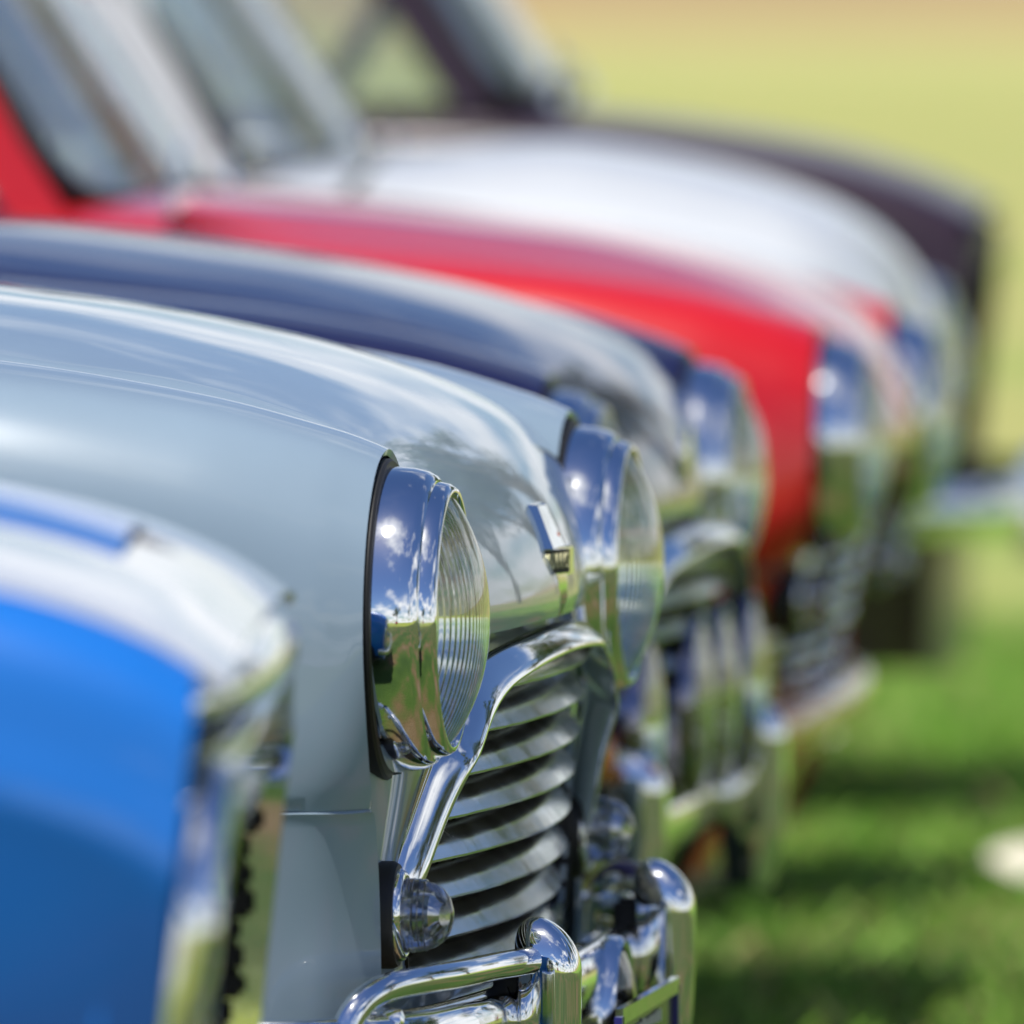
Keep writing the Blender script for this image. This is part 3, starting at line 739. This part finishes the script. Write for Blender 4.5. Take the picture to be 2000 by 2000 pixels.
# ---------------------------------------------------------------- the cars
GREY = paint('pale_blue_grey_paint', (.25, .335, .41))
NAVY = paint('navy_paint', (.009, .008, .045))
RED = paint('red_paint', (.58, .003, .004))
WHITE = paint('white_paint', (.66, .68, .68))
BLUE = paint('bright_blue_paint', (.008, .165, .60))
SKYSHEEN = paint('white_sky_sheen', (.64, .66, .70))  # sky reflection on the blue bonnet, put in as white colour
PLUM = mat('dark_plum_paint', (.022, .006, .016), .5, 0, .45, .12, bump=(7, .5, .0006))
mini('vintage_car', 'sharply focused pale blue-grey small car with MORRIS badge, slatted grille and tubular bumper bars', GREY, (0, 0, 0), bars=True, plate={}, lamps=[(.060, .13, .322, .064)], lampbody=CHROME)
mini('vintage_car', 'dark navy small car with a row of chrome driving lamps, behind the pale blue-grey car', NAVY, (-.165, 2.15, 0),
     badge=False, tuck=-.022, bump_dx=-.05, over_y=.47, lamps=[(.045, y, .468, .083) for y in (-.40, -.02, .17, .40)], amber=True)
mini('vintage_car', 'bright red small car with black rimmed windscreen, mesh grille and chrome mirror', RED, (-.178, 4.30, 0), R(1.8), grille='mesh', over=False, tuck=.06, bump_dx=-.03, bump_mat=RED, ind_dz=.05,
     badge=False, mirror=True, amber=False)
mini('vintage_car', 'white small car with round headlight, between the red car and the dark car', WHITE, (-.40, 6.45, .012), badge=False, over=False, bulge=.056, bump_dx=-.07, tuck=.09, xb=-.685)
saloon('vintage_car', 'bright blue saloon with chrome lip and white sky sheen painted on the bonnet, blurred at lower left', BLUE, SKYSHEEN, (.128, -2.12, 0), R(7.0),
       [(-.95,.845),(-.5,.83),(-.25,.810),(-.14,.791),(-.08,.775),(-.03,.754),(.006,.730)], .87, -.80, stripe=BLUE, facez=(.36, .655))
saloon('vintage_car', 'farthest car, dark plum saloon with square front and chrome bumper', PLUM, PLUM, (-.49, 8.65, .022), R(4.2),
       [(-.95,.97),(-.6,.962),(-.40,.942),(-.22,.912),(-.10,.877),(-.04,.852),(.006,.828)], .965, -.625, facez=(.46, .78), lip=False, frame=BLACK)

def copy_tree(o, parent=None):
    c = o.copy(); COL.objects.link(c); c.parent = parent
    for ch in list(o.children): copy_tree(ch, c)
    return c

for src, loc, rz, lab in ((2, (-6, -34, 0), 80, 'red small car across the lawn, a red speck mirrored in the chrome lamp rims'),
                          (3, (1.5, -36, 0), 95, 'white small car across the lawn, a pale speck mirrored in the chrome lamp rims'),
                          (2, (10, -33, 0), 70, 'second red small car across the lawn, mirrored at the right of the white speck')):
    c = copy_tree([o for o in COL.objects if o.type == 'EMPTY' and o.get('category') == 'car'][src])
    c.location = loc; c.rotation_euler = (0, 0, R(rz)); c['label'] = lab; c['group'] = 'cars parked across the lawn'
# ---------------------------------------------------------------- ground
def gmat():
    m = bpy.data.materials.new('grass_ground'); m.use_nodes = True; t = m.node_tree; b = t.nodes['Principled BSDF']
    b.inputs['Roughness'].default_value = .85; b.inputs['Specular IOR Level'].default_value = .15
    ge = t.nodes.new('ShaderNodeNewGeometry')
    def nz_(s, d=5):
        n = t.nodes.new('ShaderNodeTexNoise'); n.inputs['Scale'].default_value = s; n.inputs['Detail'].default_value = d
        t.links.new(ge.outputs['Position'], n.inputs['Vector']); return n.outputs['Fac']
    def ramp(src, stops):
        r = t.nodes.new('ShaderNodeValToRGB'); e = r.color_ramp.elements
        e[0].position, e[0].color = stops[0][0], (*stops[0][1], 1); e[1].position, e[1].color = stops[-1][0], (*stops[-1][1], 1)
        for p, c in stops[1:-1]:
            q = e.new(p); q.color = (*c, 1)
        t.links.new(src, r.inputs[0]); return r.outputs[0]
    green = ramp(nz_(2.2), [(.30, (.26, .17, .08)), (.40, (.12, .26, .03)), (.52, (.23, .42, .05)), (.68, (.42, .48, .13))])
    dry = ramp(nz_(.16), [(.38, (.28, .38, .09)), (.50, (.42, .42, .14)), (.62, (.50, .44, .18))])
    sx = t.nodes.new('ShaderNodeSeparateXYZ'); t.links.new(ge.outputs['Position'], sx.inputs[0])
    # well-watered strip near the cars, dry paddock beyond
    worn_shaded = ramp(nz_(1.1), [(.36, (.035, .075, .015)), (.50, (.06, .11, .02)), (.60, (.15, .105, .05)), (.72, (.20, .15, .09))])  # worn turf round the row; shade between cars put into its colour
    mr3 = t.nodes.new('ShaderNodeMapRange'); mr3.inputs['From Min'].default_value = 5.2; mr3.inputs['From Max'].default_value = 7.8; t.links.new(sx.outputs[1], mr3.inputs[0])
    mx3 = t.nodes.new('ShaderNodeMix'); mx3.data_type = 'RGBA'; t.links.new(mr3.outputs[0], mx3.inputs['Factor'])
    t.links.new(worn_shaded, mx3.inputs['A']); t.links.new(green, mx3.inputs['B']); green = mx3.outputs['Result']
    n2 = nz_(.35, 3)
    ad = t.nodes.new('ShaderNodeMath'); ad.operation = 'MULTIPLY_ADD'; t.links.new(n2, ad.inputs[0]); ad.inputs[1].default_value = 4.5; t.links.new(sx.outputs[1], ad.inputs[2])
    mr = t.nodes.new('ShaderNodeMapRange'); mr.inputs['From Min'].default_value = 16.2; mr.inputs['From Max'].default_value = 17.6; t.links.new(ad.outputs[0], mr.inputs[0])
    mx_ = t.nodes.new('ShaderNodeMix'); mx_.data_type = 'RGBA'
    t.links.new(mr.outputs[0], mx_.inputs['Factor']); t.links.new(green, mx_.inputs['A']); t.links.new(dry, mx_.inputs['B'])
    # camera side of the row is dry lawn too
    mr2 = t.nodes.new('ShaderNodeMapRange'); mr2.inputs['From Min'].default_value = -15; mr2.inputs['From Max'].default_value = -11; t.links.new(sx.outputs[1], mr2.inputs[0])
    mx2 = t.nodes.new('ShaderNodeMix'); mx2.data_type = 'RGBA'; t.links.new(mr2.outputs[0], mx2.inputs['Factor'])
    lawn = ramp(nz_(1.3), [(.4, (.25, .33, .04)), (.6, (.36, .38, .07))]); t.links.new(lawn, mx2.inputs['A']); t.links.new(mx_.outputs['Result'], mx2.inputs['B'])
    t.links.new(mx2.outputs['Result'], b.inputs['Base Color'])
    u = t.nodes.new('ShaderNodeBump'); u.inputs['Distance'].default_value = .03; t.links.new(nz_(40, 6), u.inputs['Height']); t.links.new(u.outputs[0], b.inputs['Normal'])
    return m
GM = gmat()
def ground_z(x, y):
    k = min(max((y-4.8)/1.5, 0), 1); return 0.0
ys = [-300, -120, -50, -20, -10, -4, 0, 3, 4.5, 5, 5.4, 5.8, 6.2, 6.8, 8, 10, 14, 20, 40, 80, 150, 300, 600, 1300]
xs = [-1500, -500, -200, -80, -30, -12, -5, 0, 5, 12, 30, 80, 200, 500, 1500]
bm = bmesh.new(); g = [[bm.verts.new((x, y, ground_z(x, y))) for y in ys] for x in xs]
for i in range(len(xs)-1):
    for j in range(len(ys)-1): bm.faces.new((g[i][j], g[i+1][j], g[i+1][j+1], g[i][j+1]))
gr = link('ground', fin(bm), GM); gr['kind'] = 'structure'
# distant bare rise
tan = mat('dry_earth', (.42, .27, .12), .9, var=(.01, (.34, .25, .11), .1))
bm = bmesh.new(); rows = []
for j in range(9):
    rows.append([bm.verts.new((-900+1800*i/60, (750+j*60), ground_z(0, 99)+.02+(9+4*noise.noise(Vector((i*.13, j*.3, 0))))*(math.sin(math.pi*min(j/8, .75)/1.5)**1.4))) for i in range(61)])
for A, B in zip(rows, rows[1:]):
    for i in range(60): bm.faces.new((A[i], A[i+1], B[i+1], B[i]))
t_ = tan.node_tree; b_ = t_.nodes['Principled BSDF']; src = b_.inputs['Base Color'].links[0].from_socket
ge = t_.nodes.new('ShaderNodeNewGeometry'); sz = t_.nodes.new('ShaderNodeSeparateXYZ'); t_.links.new(ge.outputs['Position'], sz.inputs[0])
mr = t_.nodes.new('ShaderNodeMapRange'); mr.inputs['From Min'].default_value = 1.6; mr.inputs['From Max'].default_value = 3.2; t_.links.new(sz.outputs[2], mr.inputs[0])
mi = t_.nodes.new('ShaderNodeMix'); mi.data_type = 'RGBA'; mi.inputs['A'].default_value = (.42, .41, .14, 1)
t_.links.new(mr.outputs[0], mi.inputs['Factor']); t_.links.new(src, mi.inputs['B']); t_.links.new(mi.outputs['Result'], b_.inputs['Base Color'])
h = link('hills', fin(bm), tan); h['kind'] = 'structure'

# grass blades (where the photo looks at the lawn)
def grass():
    rnd = random.Random(5); V = []; F = []; MI = []
    for _ in range(26000):
        y = rnd.uniform(3.5, 14.5); x = rnd.uniform(-1.7, .9) if y > 5 else rnd.uniform(-.6, .9)
        hgt = rnd.uniform(.02, .055)*(1.4 if rnd.random() < .1 else 1); a = rnd.uniform(0, math.tau); w = rnd.uniform(.002, .005)
        z = ground_z(x, y)-.003; lx, ly = rnd.gauss(0, .015), rnd.gauss(0, .015)
        i = len(V); c, s = math.cos(a)*w, math.sin(a)*w
        V += [(x-c, y-s, z), (x+c, y+s, z), (x+lx+c*.5, y+ly+s*.5, z+hgt*.7), (x+lx*1.9, y+ly*1.9, z+hgt)]
        F += [(i, i+1, i+2, i+3)]; MI.append(rnd.choice((0, 0, 0, 1, 1, 2)))
    me = bpy.data.meshes.new('grass'); me.from_pydata(V, [], F)
    for nm, c in (('blade_green', (.15, .33, .035)), ('blade_lime', (.25, .46, .06)), ('blade_straw', (.38, .33, .14))): me.materials.append(mat(nm, c, .6))
    for p, k in zip(me.polygons, MI): p.material_index = k
    o = link('grass', me, None); o['kind'] = 'stuff'; o['label'] = 'short mown green grass beside the car noses'; o['category'] = 'grass'
grass()

# fallen leaves on the lawn
def leaf(x, y, c, lab, sz=.05, rot=0):
    bm = bmesh.new(); pts = []
    for k in range(9):
        t = k/8; w = math.sin(math.pi*t)**.8*.42
        pts.append([bm.verts.new(((t-.5)*sz*2, s*w*sz, .02+.25*sz*abs(s)*w+.012*math.sin(3*t))) for s in (-1, 0, 1)])
    for A, B in zip(pts, pts[1:]):
        for j in (0, 1):
            try: bm.faces.new((A[j], B[j], B[j+1], A[j+1]))
            except ValueError: pass
    bmesh.ops.remove_doubles(bm, verts=bm.verts, dist=1e-5)
    bmesh.ops.solidify(bm, geom=bm.faces[:], thickness=.001)
    o = link('fallen_leaf', fin(bm), mat('leaf_'+str(round(x*100)), c, .7)); o.location = (x, y, ground_z(x, y)+.01); o.rotation_euler = (.9, .3, rot)
    tag(o, lab, 'leaf', 'pale fallen leaves on the grass')
leaf(-.235, 6.75, (.80, .74, .60), 'cream fallen leaf on the grass near the right edge, farther of the pair', .085, .4)
leaf(-.66, 6.65, (.72, .48, .25), 'orange-tan fallen leaf on the grass below the red bumper', .075, 1.2)

# ---------------------------------------------------------------- trees standing round the field (seen mirrored in paint, chrome and glass)
BARK = mat('bark', (.16, .12, .09), .9, var=(6, (.30, .26, .21), .15), bump=(14, .8, .05))
LEAFM = [mat('foliage_dark', (.035, .075, .02), .6), mat('foliage_mid', (.06, .11, .03), .6), mat('foliage_olive', (.10, .12, .04), .6)]
def tree(label, loc, h, cw, seed, sparse=False, lm=0, dens=110, lean=0):
    rnd = random.Random(seed); t = thing('shade_tree', label, 'tree', loc, 0, 'trees round the edge of the field')
    bm = bmesh.new()
    def limb(a, b, r0, r1, n=7):
        a, b = Vector(a), Vector(b); d = (b-a).normalized(); s = d.cross(Vector((.3, .9, .1))).normalized(); u = d.cross(s); R0 = []
        for p, r in ((a, r0), (a.lerp(b, .5)+s*rnd.uniform(-.2, .2), (r0+r1)/2), (b, r1)):
            R0.append([bm.verts.new(p+(s*math.cos(math.tau*k/n)+u*math.sin(math.tau*k/n))*r) for k in range(n)])
        for A, B in zip(R0, R0[1:]):
            for k in range(n): bm.faces.new((A[k], A[(k+1) % n], B[(k+1) % n], B[k]))
    tr = h*.03+.08; th = h*.38
    limb((0, 0, -.2), (rnd.uniform(-.3, .3), 0, th), tr, tr*.7, 10); tips = []
    for k in range(9):
        a = rnd.uniform(0, math.tau); rr_ = cw*rnd.uniform(.3, .8); z1 = h*rnd.uniform(.6, .95)
        e = (rr_*math.cos(a)+lean, rr_*math.sin(a), z1); limb((0, 0, th*rnd.uniform(.7, 1)), e, tr*.45, tr*.12); tips.append(Vector(e))
        for q in range(3):
            f = (e[0]+rnd.uniform(-1, 1)*cw*.4, e[1]+rnd.uniform(-1, 1)*cw*.4, z1+rnd.uniform(-.1, .15)*h); limb(e, f, tr*.12, tr*.03, 5); tips.append(Vector(f))
    link('trunk', fin(bm), BARK, t)
    V = []; F = []; MI = []
    for tp in tips:
        cr_ = cw*rnd.uniform(.20, .38)
        for _ in range(36 if sparse else dens):
            d = Vector((rnd.gauss(0, 1), rnd.gauss(0, 1), rnd.gauss(0, .8))); d = d.normalized()*cr_*rnd.random()**.45
            c = tp+d; s1 = Vector((rnd.gauss(0, 1), rnd.gauss(0, 1), rnd.gauss(0, 1))).normalized()*rnd.uniform(.07, .2)*(h/9)
            s2 = s1.cross(Vector((rnd.gauss(0, 1), rnd.gauss(0, 1), rnd.gauss(0, 1)))).normalized()*rnd.uniform(.05, .12)*(h/9)
            i = len(V); V += [c-s1, c-s2, c+s1, c+s2]; F.append((i, i+1, i+2, i+3)); MI.append(rnd.choice((lm, lm, (lm+1) % 3)))
    me = bpy.data.meshes.new('crown'); me.from_pydata([tuple(v) for v in V], [], F)
    for m_ in LEAFM: me.materials.append(m_)
    for p, k in zip(me.polygons, MI): p.material_index = k
    link('crown', me, None, t)
    return t
TREES = [
 ('tall dense tree ahead of the row on open grass', (14, 22, 0), 11, 4.2, 11, False, 0),
 ('tall thin tree with sparse branches ahead of the row', (18, 9, 0), 12, 3.2, 12, True, 1),
 ('bushy olive tree in front of the car noses, nearer the track', (26, 2, 0), 10, 4.5, 13, False, 2),
 ('dark spreading tree far out to the right of the field', (8, 52, 0), 13, 5.5, 14, False, 0),
 ('slim tree beyond the row with bare lower trunk', (3.5, 44, 0), 12, 3.0, 15, True, 1),
 ('broad olive tree at the far right of the field', (18, 60, 0), 14, 6.5, 16, False, 2),
 ('sparse gum tree well ahead of the row', (30, 30, 0), 16, 5, 17, True, 2),
 ('low dark tree behind the photographer to the left', (-22, -42, 0), 8, 4.5, 18, False, 0),
 ('round dark tree behind the photographer', (-4, -55, 0), 8, 5, 19, False, 0),
 ('tall tree behind the photographer to the right', (14, -48, 0), 11, 5, 20, False, 1),
 ('small bushy tree on the camera side of the field', (30, -30, 0), 8, 4.5, 21, False, 1),
]
for a in TREES: tree(*a)
